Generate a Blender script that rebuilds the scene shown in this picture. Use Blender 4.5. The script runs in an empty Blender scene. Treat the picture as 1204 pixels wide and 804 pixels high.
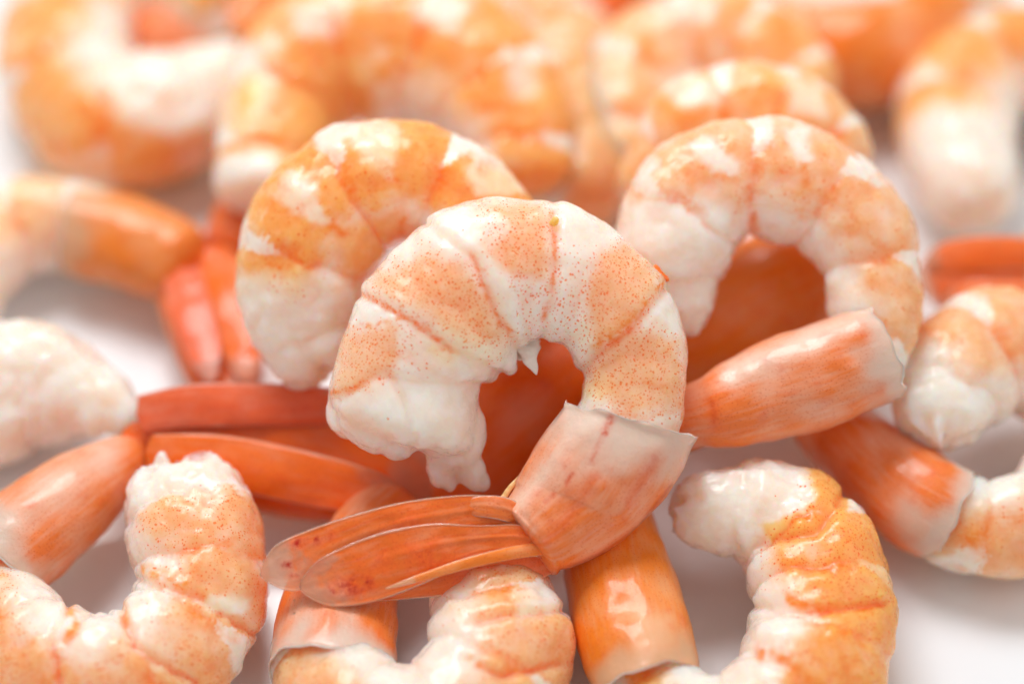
import bpy, math, random
import numpy as np
from mathutils import Vector, noise, kdtree

SC = bpy.context.scene
COL = SC.collection
random.seed(7)
rng = np.random.default_rng(7)

# ------------------------------------------------------------------ camera (1 unit = 1 cm)
SC.unit_settings.system = 'METRIC'
SC.unit_settings.scale_length = 0.01
PITCH = math.radians(50)
CP, SP = math.cos(PITCH), math.sin(PITCH)
DIST, H0 = 33.4, 3.2
UP = np.array([0, SP, CP]); RT = np.array([1., 0, 0]); WV = np.array([0, -CP, SP]); FC = np.array([0, 0, H0])
cam_d = bpy.data.cameras.new('camera')
cam = bpy.data.objects.new('camera', cam_d); COL.objects.link(cam)
cam.location = Vector(FC + WV * DIST)
cam.rotation_euler = (math.radians(90) - PITCH, 0, 0)
cam_d.lens = 100; cam_d.sensor_width = 36.0 * 1.0
cam_d.lens = 36.0 * DIST / 12.04
cam_d.clip_start = 0.5; cam_d.clip_end = 500
cam_d.dof.use_dof = True
cam_d.dof.focus_distance = DIST + 0.12
APERTURE = 2.0                                     # cm, diameter of the entrance pupil
cam_d.dof.aperture_fstop = cam_d.lens * 1e-3 / APERTURE
SC.camera = cam

# ------------------------------------------------------------------ world and lamps: one big window behind, a pale room
w = bpy.data.worlds.new('World'); SC.world = w; w.use_nodes = True
bg = w.node_tree.nodes['Background']
bg.inputs['Color'].default_value = (1.0, 0.985, 0.965, 1)
bg.inputs['Strength'].default_value = 0.40

def area(name, loc, target, size, power, color):
    d = bpy.data.lights.new(name, 'AREA'); d.shape = 'RECTANGLE'; d.size, d.size_y = size
    d.energy = power; d.color = color
    o = bpy.data.objects.new(name, d); COL.objects.link(o); o.location = loc
    o.rotation_euler = (Vector(target) - Vector(loc)).to_track_quat('-Z', 'Y').to_euler()
    return o
area('window_light', (-11, 25, 50), (0, 1, 1), (30, 20), 22500, (1.0, 1.0, 1.0))
area('room_light', (30, -6, 40), (0, 0, 1), (30, 30), 2700, (1.0, 0.975, 0.94))

SC.view_settings.view_transform = 'Standard'
SC.view_settings.look = 'None'
SC.view_settings.exposure = 0.16
SC.view_settings.gamma = 1.0
SC.render.engine = 'CYCLES'
cy = SC.cycles
cy.use_denoising = True
cy.max_bounces = 10; cy.diffuse_bounces = 5; cy.glossy_bounces = 3; cy.transmission_bounces = 6; cy.transparent_max_bounces = 10
cy.caustics_reflective = False; cy.caustics_refractive = False
cy.use_adaptive_sampling = True; cy.adaptive_threshold = 0.02

# ------------------------------------------------------------------ place helpers
def P(px, py, w):
    """points seen at photo position (px, py), w cm nearer than the focus plane"""
    px, py, w = np.broadcast_arrays(np.asarray(px, float), np.asarray(py, float), np.asarray(w, float))
    f = 1 - w / DIST
    return FC + ((px - 602) * .01 * f)[..., None] * RT + ((402 - py) * .01 * f)[..., None] * UP + w[..., None] * WV
def w_of_z(py, z):
    y = (402 - py) * .01
    return (z - H0 - y * CP) / (SP - y * CP / DIST)
def to_px(co):
    d = co - FC
    w = d @ WV; f = 1 - w / DIST
    return 602 + (d @ RT) / f * 100, 402 - (d @ UP) / f * 100

def catmull(pts, n):
    pts = np.asarray(pts, float)
    d = np.r_[0, np.cumsum(np.maximum(np.linalg.norm(np.diff(pts[:, :2], axis=0), axis=1), 1e-3))]
    t = np.linspace(0, d[-1], n)
    m = np.zeros_like(pts)
    m[1:-1] = (pts[2:] - pts[:-2]) / (d[2:] - d[:-2])[:, None]
    m[0] = (pts[1] - pts[0]) / (d[1] - d[0]); m[-1] = (pts[-1] - pts[-2]) / (d[-1] - d[-2])
    k = np.clip(np.searchsorted(d, t, side='right') - 1, 0, len(d) - 2)
    h = (d[k + 1] - d[k]); u = ((t - d[k]) / h)[:, None]; h = h[:, None]
    return ((2*u**3 - 3*u**2 + 1) * pts[k] + (u**3 - 2*u**2 + u) * h * m[k] + (-2*u**3 + 3*u**2) * pts[k+1] + (u**3 - u**2) * h * m[k+1])

def smooth(x, a, b):
    t = np.clip((x - a) / (b - a), 0, 1); return t * t * (3 - 2 * t)
def vnoise(co, scale, seed=0.0, octaves=1):
    off = Vector((seed * 7.3, seed * 3.1, seed * 5.7)); out = np.empty(len(co))
    if octaves == 1:
        for i, c in enumerate(co): out[i] = noise.noise(Vector(c) * scale + off)
    else:
        for i, c in enumerate(co): out[i] = noise.fractal(Vector(c) * scale + off, 0.6, 2.0, octaves)
    return out
def seg_dist(px, py, line):
    d = np.full(px.shape, 1e9)
    for (x0, y0), (x1, y1) in zip(line[:-1], line[1:]):
        L = max((x1-x0)**2 + (y1-y0)**2, 1e-6)
        t = np.clip(((px-x0)*(x1-x0) + (py-y0)*(y1-y0)) / L, 0, 1)
        d = np.minimum(d, np.hypot(px - x0 - t*(x1-x0), py - y0 - t*(y1-y0)))
    return d
def in_poly(px, py, poly):
    ins = np.zeros(px.shape, bool); n = len(poly)
    for i in range(n):
        x0, y0 = poly[i]; x1, y1 = poly[(i+1) % n]
        c = ((y0 > py) != (y1 > py)) & (px < (x1-x0) * (py-y0) / ((y1-y0) or 1e-9) + x0)
        ins ^= c
    return ins
def soft_poly(px, py, poly, feather):
    d = seg_dist(px, py, list(poly) + [poly[0]]); ins = in_poly(px, py, poly)
    return smooth(np.where(ins, d, -d), -feather, feather)

def mesh_obj(name, co, faces, mat, parent=None, attrs=None, smooth_shade=True):
    me = bpy.data.meshes.new(name)
    co = np.asarray(co, np.float32)
    if isinstance(faces, np.ndarray):
        nf, k = faces.shape
        me.vertices.add(len(co)); me.vertices.foreach_set('co', co.ravel())
        me.loops.add(nf * k); me.loops.foreach_set('vertex_index', faces.astype(np.int32).ravel())
        me.polygons.add(nf); me.polygons.foreach_set('loop_start', np.arange(0, nf * k, k, dtype=np.int32))
        me.update(calc_edges=True)
    else:
        me.from_pydata(co.tolist(), [], faces)
    me.validate()
    me.polygons.foreach_set('use_smooth', np.full(len(me.polygons), smooth_shade))
    for k, v in (attrs or {}).items():
        v = np.asarray(v, np.float32)
        if v.ndim == 2:
            a = me.attributes.new(k, 'FLOAT_VECTOR', 'POINT'); a.data.foreach_set('vector', v.ravel())
        else:
            a = me.attributes.new(k, 'FLOAT', 'POINT'); a.data.foreach_set('value', v)
    if mat: me.materials.append(mat)
    o = bpy.data.objects.new(name, me); COL.objects.link(o)
    if parent:
        o.parent = parent; o.matrix_parent_inverse = parent.matrix_world.inverted()
    return o
def tag(o, label=None, cat=None, group=None, kind=None):
    if label: o['label'] = label
    if cat: o['category'] = cat
    if group: o['group'] = group
    if kind: o['kind'] = kind

# ------------------------------------------------------------------ materials
class NT:
    def __init__(s, name):
        s.m = bpy.data.materials.new(name); s.m.use_nodes = True
        s.t = s.m.node_tree; s.b = s.t.nodes['Principled BSDF']; s.out = s.t.nodes['Material Output']
    def n(s, typ, **kw):
        nd = s.t.nodes.new(typ)
        for k, v in kw.items():
            if k.startswith('_'): setattr(nd, k[1:], v)
        return nd
    def l(s, a, b): s.t.links.new(a, b)
    def attr(s, name): return s.n('ShaderNodeAttribute', _attribute_name=name)
    def math(s, op, a, b=None, clamp=False):
        nd = s.n('ShaderNodeMath', _operation=op, _use_clamp=clamp)
        for i, v in enumerate((a, b)):
            if v is None: continue
            if isinstance(v, (int, float)): nd.inputs[i].default_value = v
            else: s.l(v, nd.inputs[i])
        return nd.outputs[0]
    def mix(s, f, a, b, mode='MIX'):
        nd = s.n('ShaderNodeMix', _data_type='RGBA', _blend_type=mode)
        for i, v in ((0, f), (6, a), (7, b)):
            if isinstance(v, (int, float)): nd.inputs[i].default_value = v
            elif isinstance(v, tuple): nd.inputs[i].default_value = (*v, 1)
            else: s.l(v, nd.inputs[i])
        return nd.outputs[2]
    def ramp(s, v, a, b):
        nd = s.n('ShaderNodeMapRange', _interpolation_type='SMOOTHSTEP')
        s.l(v, nd.inputs[0]); nd.inputs[1].default_value = a; nd.inputs[2].default_value = b
        return nd.outputs[0]
    def noise(s, vec, scale, detail=3, rough=.55):
        nd = s.n('ShaderNodeTexNoise'); nd.inputs['Scale'].default_value = scale
        nd.inputs['Detail'].default_value = detail; nd.inputs['Roughness'].default_value = rough
        if vec is not None: s.l(vec, nd.inputs['Vector'])
        return nd.outputs['Fac']
    def bump(s, h, dist, strength=1.0, prev=None):
        nd = s.n('ShaderNodeBump'); nd.inputs['Distance'].default_value = dist; nd.inputs['Strength'].default_value = strength
        s.l(h, nd.inputs['Height'])
        if prev: s.l(prev, nd.inputs['Normal'])
        return nd.outputs[0]

def flesh_material(name, white, wash, dotc, deep, yellow, sss=1.0, radius=(.85, .48, .33)):
    t = NT(name); b = t.b
    tc = t.n('ShaderNodeTexCoord').outputs['Object']
    fib = t.attr('su').outputs['Vector']
    wv = t.n('ShaderNodeVectorMath', _operation='ADD'); t.l(tc, wv.inputs[0])
    nz = t.n('ShaderNodeTexNoise'); nz.inputs['Scale'].default_value = 3; t.l(tc, nz.inputs['Vector'])
    sc = t.n('ShaderNodeVectorMath', _operation='SCALE'); t.l(nz.outputs['Color'], sc.inputs[0]); sc.inputs['Scale'].default_value = .12
    t.l(sc.outputs[0], wv.inputs[1]); vec = wv.outputs[0]
    o_, d_, p_, y_ = (t.attr(k).outputs['Fac'] for k in ('wash', 'dots', 'deep', 'yellow'))
    # milky flesh with faint cloudiness and fibres
    c = t.mix(t.ramp(t.noise(tc, 2.2, 3), .35, .7), white, tuple(x * y for x, y in zip(white, (.95, .88, .82))))
    c = t.mix(t.math('MULTIPLY', y_, .85), c, yellow)
    wn = t.math('MULTIPLY', o_, t.math('ADD', t.math('MULTIPLY', t.noise(tc, 9, 4), .5), .72), clamp=True)
    c = t.mix(wn, c, wash)
    # speckles: three sizes of pigment cells
    dots = None
    for scale, lim in ((17.0, .33), (23.0, .37), (32.0, .36)):
        v = t.n('ShaderNodeTexVoronoi'); v.inputs['Scale'].default_value = scale; t.l(vec, v.inputs['Vector'])
        sep = t.n('ShaderNodeSeparateColor'); t.l(v.outputs['Color'], sep.inputs[0])
        keep = t.math('LESS_THAN', sep.outputs[0], t.math('MULTIPLY', d_, 1.0))
        rad = t.math('MULTIPLY', t.math('ADD', t.math('MULTIPLY', sep.outputs[1], .6), .4), lim)
        edge = t.math('DIVIDE', t.math('SUBTRACT', rad, v.outputs['Distance']), .10, clamp=True)
        m = t.math('MULTIPLY', edge, keep)
        dots = m if dots is None else t.math('MAXIMUM', dots, m)
    c = t.mix(t.math('MULTIPLY', dots, .86), c, dotc)
    dn = t.math('MULTIPLY', p_, t.math('ADD', t.math('MULTIPLY', t.noise(tc, 15, 4, .75), 3.2), -.85), clamp=True)
    c = t.mix(dn, c, deep)
    t.l(c, b.inputs['Base Color'])
    b.inputs['Subsurface Weight'].default_value = sss
    b.inputs['Subsurface Radius'].default_value = radius
    b.inputs['Subsurface Scale'].default_value = 1.0; b.inputs['Subsurface Anisotropy'].default_value = .6

    b.inputs['IOR'].default_value = 1.38
    r = t.math('ADD', t.math('MULTIPLY', t.noise(tc, 7, 3), .30), .12)
    t.l(r, b.inputs['Roughness'])
    b.inputs['Coat Weight'].default_value = .22; b.inputs['Coat Roughness'].default_value = .07
    # relief: wet pits, fine fibres
    mp = t.n('ShaderNodeMapping'); mp.inputs['Scale'].default_value = (3.0, 16.0, 1.0); t.l(fib, mp.inputs['Vector'])
    h = t.bump(t.noise(mp.outputs[0], 1.3, 3), .02, .35)
    h = t.bump(t.noise(tc, 6, 2, .5), .014, .35, h)
    h = t.bump(t.noise(tc, 26, 3, .6), .006, .45, h)
    t.l(h, b.inputs['Normal'])
    return t.m

def shell_material(name, pale, tint, dark, clear=0.55, dotsz=27.0, dota=.62, rad=(.15, .08, .06), sss=.9):
    """thin horny shell: glossy, partly see-through, paler and clearer at the rim"""
    t = NT(name); b = t.b
    tc = t.n('ShaderNodeTexCoord').outputs['Object']
    su = t.attr('su').outputs['Vector']
    ws, dp, cl = (t.attr(k).outputs['Fac'] for k in ('wash', 'deep', 'clear'))
    mp = t.n('ShaderNodeMapping'); mp.inputs['Scale'].default_value = (1.2, 7.0, 1.0); t.l(su, mp.inputs['Vector'])
    streak = t.noise(mp.outputs[0], 1.4, 5, .65)
    f = t.math('MULTIPLY', ws, t.math('ADD', t.math('MULTIPLY', streak, 1.2), .40), clamp=True)
    c = t.mix(f, pale, tint)
    v = t.n('ShaderNodeTexVoronoi'); v.inputs['Scale'].default_value = dotsz; t.l(tc, v.inputs['Vector'])
    dot = t.math('DIVIDE', t.math('SUBTRACT', .30, v.outputs['Distance']), .15, clamp=True)
    c = t.mix(t.math('MULTIPLY', dot, t.math('MULTIPLY', ws, dota)), c, dark)
    dd = t.math('MULTIPLY', dp, t.math('ADD', t.math('MULTIPLY', t.noise(tc, 13, 4, .75), 3.4), -.8), clamp=True)
    c = t.mix(dd, c, dark)
    t.l(c, b.inputs['Base Color'])
    b.inputs['Subsurface Weight'].default_value = sss
    b.inputs['Subsurface Radius'].default_value = rad
    b.inputs['Roughness'].default_value = .36
    b.inputs['IOR'].default_value = 1.5; b.inputs['Specular IOR Level'].default_value = .28
    b.inputs['Coat Weight'].default_value = .35; b.inputs['Coat Roughness'].default_value = .11
    h = t.bump(streak, .02, .35)
    h = t.bump(t.noise(tc, 7, 3), .02, .45, h); h = t.bump(t.noise(tc, 17, 5, .68), .014, .5, h)
    t.l(h, b.inputs['Normal'])
    tr = t.n('ShaderNodeBsdfTransparent'); tr.inputs[0].default_value = (1.0, .90, .84, 1)
    ms = t.n('ShaderNodeMixShader')
    fac = t.math('MULTIPLY', cl, clear, clamp=True)
    t.l(fac, ms.inputs[0]); t.l(b.outputs[0], ms.inputs[1]); t.l(tr.outputs[0], ms.inputs[2])
    # the clear film still shines
    gl = t.n('ShaderNodeBsdfGlossy'); gl.inputs['Roughness'].default_value = .12; t.l(h, gl.inputs['Normal'])
    fr = t.n('ShaderNodeFresnel'); fr.inputs[0].default_value = 1.5; t.l(h, fr.inputs['Normal'])
    m2 = t.n('ShaderNodeMixShader'); t.l(t.math('MULTIPLY', fr.outputs[0], fac), m2.inputs[0])
    t.l(ms.outputs[0], m2.inputs[1]); t.l(gl.outputs[0], m2.inputs[2])
    t.l(m2.outputs[0], t.out.inputs[0])
    return t.m

WHITE = (.957, .865, .80)
M = {}
M['flesh'] = flesh_material('shrimp_flesh', WHITE, (.975, .49, .25), (.88, .21, .04), (.95, .30, .06), (.92, .74, .36))
M['flesh_orange'] = flesh_material('shrimp_flesh_orange', WHITE, (.985, .43, .13), (.86, .17, .02), (.95, .24, .02), (.98, .62, .17))
M['shell'] = shell_material('tail_shell_pink', (1.0, .74, .62), (1.0, .24, .045), (.72, .09, .015), .5)
M['shell_orange'] = shell_material('tail_shell_orange', (.94, .55, .32), (.98, .26, .02), (.78, .09, .008), .5)
M['fan'] = shell_material('tail_fan_orange', (1.0, .55, .36), (1.0, .20, .02), (.58, .02, .003), .7, dota=.28, rad=(.13, .08, .05))
M['fan_red'] = shell_material('tail_fan_red', (.93, .40, .24), (.94, .185, .008), (.62, .05, .004), .4)

M['fan_pink'] = shell_material('tail_fan_pink', (.95, .46, .34), (.93, .17, .05), (.62, .04, .01), .5)
M['membrane'] = flesh_material('torn_membrane', (.93, .86, .81), (.95, .45, .2), (.88, .21, .04), (.9, .25, .05), (.9, .6, .2), sss=.5, radius=(.05, .035, .03))
t = NT('clear_shell_edge'); t.b.inputs['Base Color'].default_value = (.93, .82, .76, 1); t.b.inputs['Roughness'].default_value = .15
t.b.inputs['Transmission Weight'].default_value = .45; t.b.inputs['IOR'].default_value = 1.45
M['rim'] = t.m
# ------------------------------------------------------------------ tubes
def stations(pts, dorsal=None, default=None):
    """pts: (x, y, r, z or ('w', w)) along the centre line -> array ox, oy, ix, iy, w"""
    c = np.array([(p[0], p[1]) for p in pts], float); out = []
    cen = c.mean(0) if dorsal is None else np.array(dorsal, float)
    for i, p in enumerate(pts):
        a, b = c[max(i-1, 0)], c[min(i+1, len(c)-1)]
        tx, ty = b - a; L = math.hypot(tx, ty) or 1; n = np.array([-ty, tx]) / L
        out.append([n, p])
    # dorsal side: away from the centre of the curl, one sign for the whole animal
    s = sum(np.sign(np.dot(n, c[i] - cen)) * np.linalg.norm(c[i] - cen) for i, (n, p) in enumerate(out))
    sg = 1 if s >= 0 else -1
    res = []
    for i, (n, p) in enumerate(out):
        w = p[3][1] if isinstance(p[3], tuple) else w_of_z(p[1], p[3])
        o = c[i] + sg * n * p[2]; q = c[i] - sg * n * p[2]
        res.append((o[0], o[1], q[0], q[1], w))
    return res

def tube_grid(st, nS, nA, k=.9, ex=2.3, roll=0.0, round0=.0, round1=.0, scale=1.0):
    st = catmull(st, nS)
    O, I, w = st[:, 0:2], st[:, 2:4], st[:, 4]
    Cp = (O + I) / 2
    C = P(Cp[:, 0], Cp[:, 1], w)
    Ow, Iw = P(O[:, 0], O[:, 1], w), P(I[:, 0], I[:, 1], w)
    R = (Ow - Iw) / 2
    T = np.gradient(C, axis=0); T /= np.linalg.norm(T, axis=1)[:, None]
    rl = np.linalg.norm(R, axis=1)
    N = np.cross(T, R); N /= np.linalg.norm(N, axis=1)[:, None]
    N *= np.sign(N @ WV)[:, None]
    arc = np.r_[0, np.cumsum(np.linalg.norm(np.diff(C, axis=0), axis=1))]
    sc = np.ones(nS) * scale
    if round0: sc *= np.sqrt(np.clip(1 - (1 - np.clip(arc / round0, 0, 1))**2, .0004, 1))
    if round1: sc *= np.sqrt(np.clip(1 - (1 - np.clip((arc[-1] - arc) / round1, 0, 1))**2, .0004, 1))
    a = np.linspace(0, 2*np.pi, nA, endpoint=False)
    ca, sa = np.cos(a), np.sin(a)
    e = 2 / ex
    cx = np.sign(ca) * np.abs(ca)**e; sx = np.sign(sa) * np.abs(sa)**e
    cr, sr = math.cos(roll), math.sin(roll)
    x = (cx * cr - sx * k * sr); y = (cx * sr + sx * k * cr)
    co = C[:, None] + (R[:, None] * x[None, :, None] + N[:, None] * (rl[:, None] * y[None])[..., None]) * sc[:, None, None]
    S = np.repeat((arc / arc[-1])[:, None], nA, 1); A = np.repeat(a[None], nS, 0)
    return co.reshape(-1, 3), S.ravel(), A.ravel(), arc[-1], dict(C=C, R=R, N=N, T=T, rl=rl)
def grid_faces(nS, nA, off=0):
    i = np.arange(nS - 1)[:, None]; j = np.arange(nA)[None]
    q = np.stack([i*nA + j, i*nA + (j+1) % nA, (i+1)*nA + (j+1) % nA, (i+1)*nA + j], -1)
    return q.reshape(-1, 4) + off

def remesh(co_list, faces_list, voxel, it=6):
    me = bpy.data.meshes.new('tmp'); fs = []; cs = []; off = 0
    for c, f in zip(co_list, faces_list):
        cs += c.tolist(); fs += [tuple(v + off for v in g) for g in f]; off += len(c)
    me.from_pydata(cs, [], fs)
    o = bpy.data.objects.new('tmp', me); COL.objects.link(o)
    md = o.modifiers.new('r', 'REMESH'); md.mode = 'VOXEL'; md.voxel_size = voxel
    sm = o.modifiers.new('s', 'SMOOTH'); sm.factor = .5; sm.iterations = it
    dg = bpy.context.evaluated_depsgraph_get()
    ev = o.evaluated_get(dg).to_mesh()
    n = len(ev.vertices); co = np.empty(n*3, np.float32); ev.vertices.foreach_get('co', co); co = co.reshape(-1, 3).astype(float)
    nr = np.empty(n*3, np.float32); ev.vertex_normals.foreach_get('vector', nr); nr = nr.reshape(-1, 3).astype(float)
    nl = len(ev.loops); li = np.empty(nl, np.int32); ev.loops.foreach_get('vertex_index', li)
    ok = nl == len(ev.polygons) * 4
    faces = li.reshape(-1, 4) if ok else [tuple(p.vertices) for p in ev.polygons]
    o.evaluated_get(dg).to_mesh_clear()
    bpy.data.objects.remove(o); bpy.data.meshes.remove(me)
    return co, nr, faces

def blob(c, r, axis=None, n=14, seed=0):
    """lumpy ellipsoid: centre c, radii r along (right, up, toward viewer)"""
    th = np.linspace(0, np.pi, n); ph = np.linspace(0, 2*np.pi, 2*n, endpoint=False)
    x = np.sin(th)[:, None] * np.cos(ph); y = np.sin(th)[:, None] * np.sin(ph); z = np.cos(th)[:, None] * np.ones_like(ph)
    z = np.clip(z, -.999, .999)
    x[0] = x[0]*0 + .01*np.cos(ph); y[0] = .01*np.sin(ph); x[-1] = .01*np.cos(ph); y[-1] = .01*np.sin(ph)
    p = np.stack([x, y, z], -1).reshape(-1, 3)
    if axis: 
        ca, sa = math.cos(axis), math.sin(axis)
    else: ca, sa = 1, 0
    q = p * np.array(r)
    q = np.stack([q[:, 0]*ca - q[:, 1]*sa, q[:, 0]*sa + q[:, 1]*ca, q[:, 2]], -1)
    co = c + q[:, :1]*RT + q[:, 1:2]*UP + q[:, 2:]*WV
    f = [tuple(g) for g in grid_faces(n, 2*n)]
    f.append(tuple(range(2*n-1, -1, -1))); f.append(tuple(range((n-1)*2*n, n*2*n)))
    return co, f

def body_mesh(parent, st, mat, segs, smooth_it=7, nS=120, nA=56, voxel=.045, k=.9, cut=.25, seed=0, strokes=(), lobes=(),
              wash=1.0, yellow=.0, generic=1.0, head_white=.10, lump=.05, groove=.055, roll=0.0, endcut=None, dots=.6, band=.26, name='body'):
    co, S, A, L, info = tube_grid(st, nS, nA, k, 2.25, roll, round0=cut, round1=.35)
    if endcut is not None:                       # ragged end of the meat: push the first rings along the body
        T0 = -info['T'][0]; push = endcut(A) * (1 - smooth(S, 0, .10))
        co = co + push[:, None] * T0
    f = [tuple(g) for g in grid_faces(nS, nA)]
    f.append(tuple(range(nA-1, -1, -1))); f.append(tuple(range((nS-1)*nA, nS*nA)))
    cos, fs = [co], [f]
    for lb in lobes:
        (x, y, w_), r, ax = lb
        c_, f_ = blob(P(x, y, w_), r, ax); cos.append(c_); fs.append(f_)
    V, NR, F = remesh(cos, fs, voxel, smooth_it)
    kd = kdtree.KDTree(len(co))
    for i, c in enumerate(co): kd.insert(c, i)
    kd.balance()
    idx = np.fromiter((kd.find(v)[1] for v in V), int, len(V))
    s, a = S[idx], A[idx]; q = np.cos(a)
    # smooth s: interpolate using the centre line instead of the nearest ring
    ring = idx // nA
    d = V - info['C'][ring]; T = info['T'][ring]
    s = s + np.clip((d * T).sum(1) / L, -1.0 / nS, 1.0 / nS)
    px, py = to_px(V)
    n1 = vnoise(V, 1.6, seed + 1, 3); n2 = vnoise(V, 5.0, seed + 2, 2); n3 = vnoise(V, 12.0, seed + 3)
    sw = s + (.010 * n1 + .004 * n2)
    b = np.array(segs); kk = np.clip(np.searchsorted(b, sw, side='right') - 1, 0, len(b) - 2)
    ff = (sw - b[kk]) / (b[kk+1] - b[kk])
    dist_b = np.min(np.abs(sw[:, None] - b[None, 1:-1]), axis=1) * L if len(b) > 2 else np.full(len(V), 9.)
    # relief: rings of muscle bulge between grooves, deeper below
    bulge = np.sin(np.pi * np.clip(ff, 0, 1))**.7
    gro = np.exp(-(dist_b / .075)**2) * (.35 + .65 * (1 - smooth(q, -.3, .9)))
    disp = groove * .7 * (bulge - .6) * (.7 + .4 * (1 - smooth(q, -.8, .4))) - groove * .45 * gro + lump * n1 * .9 + .008 * n2 + .002 * n3
    hw = 1 - smooth(s + .03 * n1, head_white * .75, head_white * 1.2)
    disp += hw * (.016 * n2 + .004 * n3) - hw * lump * .2
    V2 = V + NR * disp[:, None]
    # pigment
    n4 = vnoise(V, 2.6, seed + 9, 2)
    bandw = band * smooth(q, .15, .95) * (1 + .6 * n4) + .03
    wb = (1 - smooth(ff, bandw * .75, bandw * 1.15)) * smooth(q, .05, .45)
    wb *= (kk > 0)
    side = smooth(q + .22 * n1 + .12 * n2, -.8, .1)
    W = generic * side * (1 - wb) * (1 - hw) * (.95 + .35 * n4)
    hinge = np.exp(-((ff - .06) / .10)**2) * np.exp(-((q - .12) / .30)**2) * (kk > 0)
    line = np.exp(-(dist_b / .035)**2) * smooth(q, -.75, -.2) * (1 - smooth(q, .15, .6)) * np.clip(.5 + 1.6 * n2, 0, 1)
    D = generic * (1 - hw) * (.8 * hinge + .4 * line + .5 * np.clip(n4 - .12, 0, 1) * side)
    Dt = generic * side * (1 - wb) * (1 - hw) * dots * (.7 + .8 * n2 + .5 * n4)
    Y = yellow * np.clip(.35 + 1.6 * vnoise(V, 1.1, seed + 5, 2), 0, 1) * smooth(q, -.6, .2) * (1 - .8 * wb) * (1 - hw)
    for sk in strokes:
        kind, amt, shp, wid = sk[:4]
        if kind[0] == 'P': m = soft_poly(px + 5 * n2 + 3 * n3, py + 5 * n2 - 3 * n3, shp, wid)
        else:
            dd = seg_dist(px + 2.5 * n2, py - 2.5 * n2, shp); m = np.exp(-(dd / wid)**2) * (1 if kind[1] == 'h' else np.clip(.65 + 1.3 * n2 + .8 * n3, .1, 1))
        ch = kind[1:]
        if 'w' in ch: W = np.maximum(W, m * amt) if amt >= 0 else W * (1 - m * -amt)
        if 'd' in ch: Dt = np.maximum(Dt, m * amt) if amt >= 0 else Dt * (1 - m * -amt)
        if 'D' in ch: D = np.maximum(D, m * amt) if amt >= 0 else D * (1 - m * -amt)
        if 'y' in ch: Y = np.maximum(Y, m * amt)
        if 'h' in ch: V2 = V2 + NR * (m * amt)[:, None]
    su = np.stack([s * L, a * .7, np.zeros_like(s)], -1)
    return mesh_obj(name, V2, F, mat, parent, dict(wash=np.clip(W * wash + .04, 0, 1), dots=np.clip(Dt, 0, 1), deep=np.clip(D, 0, 1), yellow=np.clip(Y, 0, 1), su=su))

def shell_mesh(parent, st, mat, nS=60, nA=72, k=.9, seed=0, flare=.0, rag=.04, thick=.018, name='tail_shell', clear0=.55, clearb=.1, closed_end=.25, rimw=.55, strokes=()):
    co, S, A, L, info = tube_grid(st, nS, nA, k, 2.15, round1=closed_end)
    rag_v = rag * vnoise(np.stack([np.cos(A), np.sin(A), np.zeros_like(A)], -1), 1.9, seed, 2)
    C = np.repeat(info['C'], nA, 0); T = np.repeat(info['T'], nA, 0)
    out = co - C; out /= np.maximum(np.linalg.norm(out, axis=1), 1e-6)[:, None]
    n1 = vnoise(co, 1.6, seed + 3, 2); n2 = vnoise(co, 6, seed + 4)
    arc = S * L
    co = co + T * (rag_v * (1 - smooth(arc, 0, .3)))[:, None]
    co = co + out * (flare * (1 - smooth(arc, 0, .35)) + .03 * n1 + .008 * n2)[:, None]
    px, py = to_px(co)
    rim = 1 - smooth(arc + .25 * n1 + .06 * n2, .05, rimw)
    W = np.clip((1 - rim) * (.85 + .35 * n1), 0, 1); D = np.clip(n2 * .5 - .1, 0, 1) * (1 - rim)
    CL = np.clip(clearb + rim * clear0, 0, 1)
    for kind, amt, shp, wid in strokes:
        dd = seg_dist(px + 3 * n2, py - 3 * n2, shp) if kind[0] == 'L' else None
        m = np.exp(-(dd / wid)**2) if kind[0] == 'L' else soft_poly(px + 4*n2, py - 4*n2, shp, wid)
        if 'w' in kind[1:]: W = np.maximum(W, m * amt) if amt >= 0 else W * (1 + m * amt)
        if 'D' in kind[1:]: D = np.maximum(D, m * amt)
        if 'c' in kind[1:]: CL = np.maximum(CL, m * amt) if amt >= 0 else CL * (1 + m * amt)
        if 'h' in kind[1:]: co = co + out * (m * amt)[:, None]
    su = np.stack([arc, A * .7, np.zeros_like(A)], -1)
    o = mesh_obj(name, co, grid_faces(nS, nA), mat, parent, dict(wash=W, deep=D, clear=CL, su=su))
    ring = co[:nA]; rm = 14; lip = []
    cen = ring.mean(0); Tn = info['T'][0]
    for j in range(nA):
        o2 = ring[j] - cen; o2 = o2 / np.linalg.norm(o2)
        rr = .006 + .003 * math.sin(j * .23 + seed) + .002 * math.sin(j * .11)
        for a_ in range(6):
            an = a_ * math.pi / 3; lip.append(ring[j] + o2 * rr * math.cos(an) * .8 + Tn * rr * math.sin(an) * 1.3)
    fl = [(j*6+i, j*6+(i+1) % 6, ((j+1) % nA)*6+(i+1) % 6, ((j+1) % nA)*6+i) for j in range(nA) for i in range(6)]
    mesh_obj('shell_rim', np.array(lip), fl, M['rim'], parent)
    sd = o.modifiers.new('thickness', 'SOLIDIFY'); sd.thickness = thick; sd.offset = -1
    return o

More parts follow.
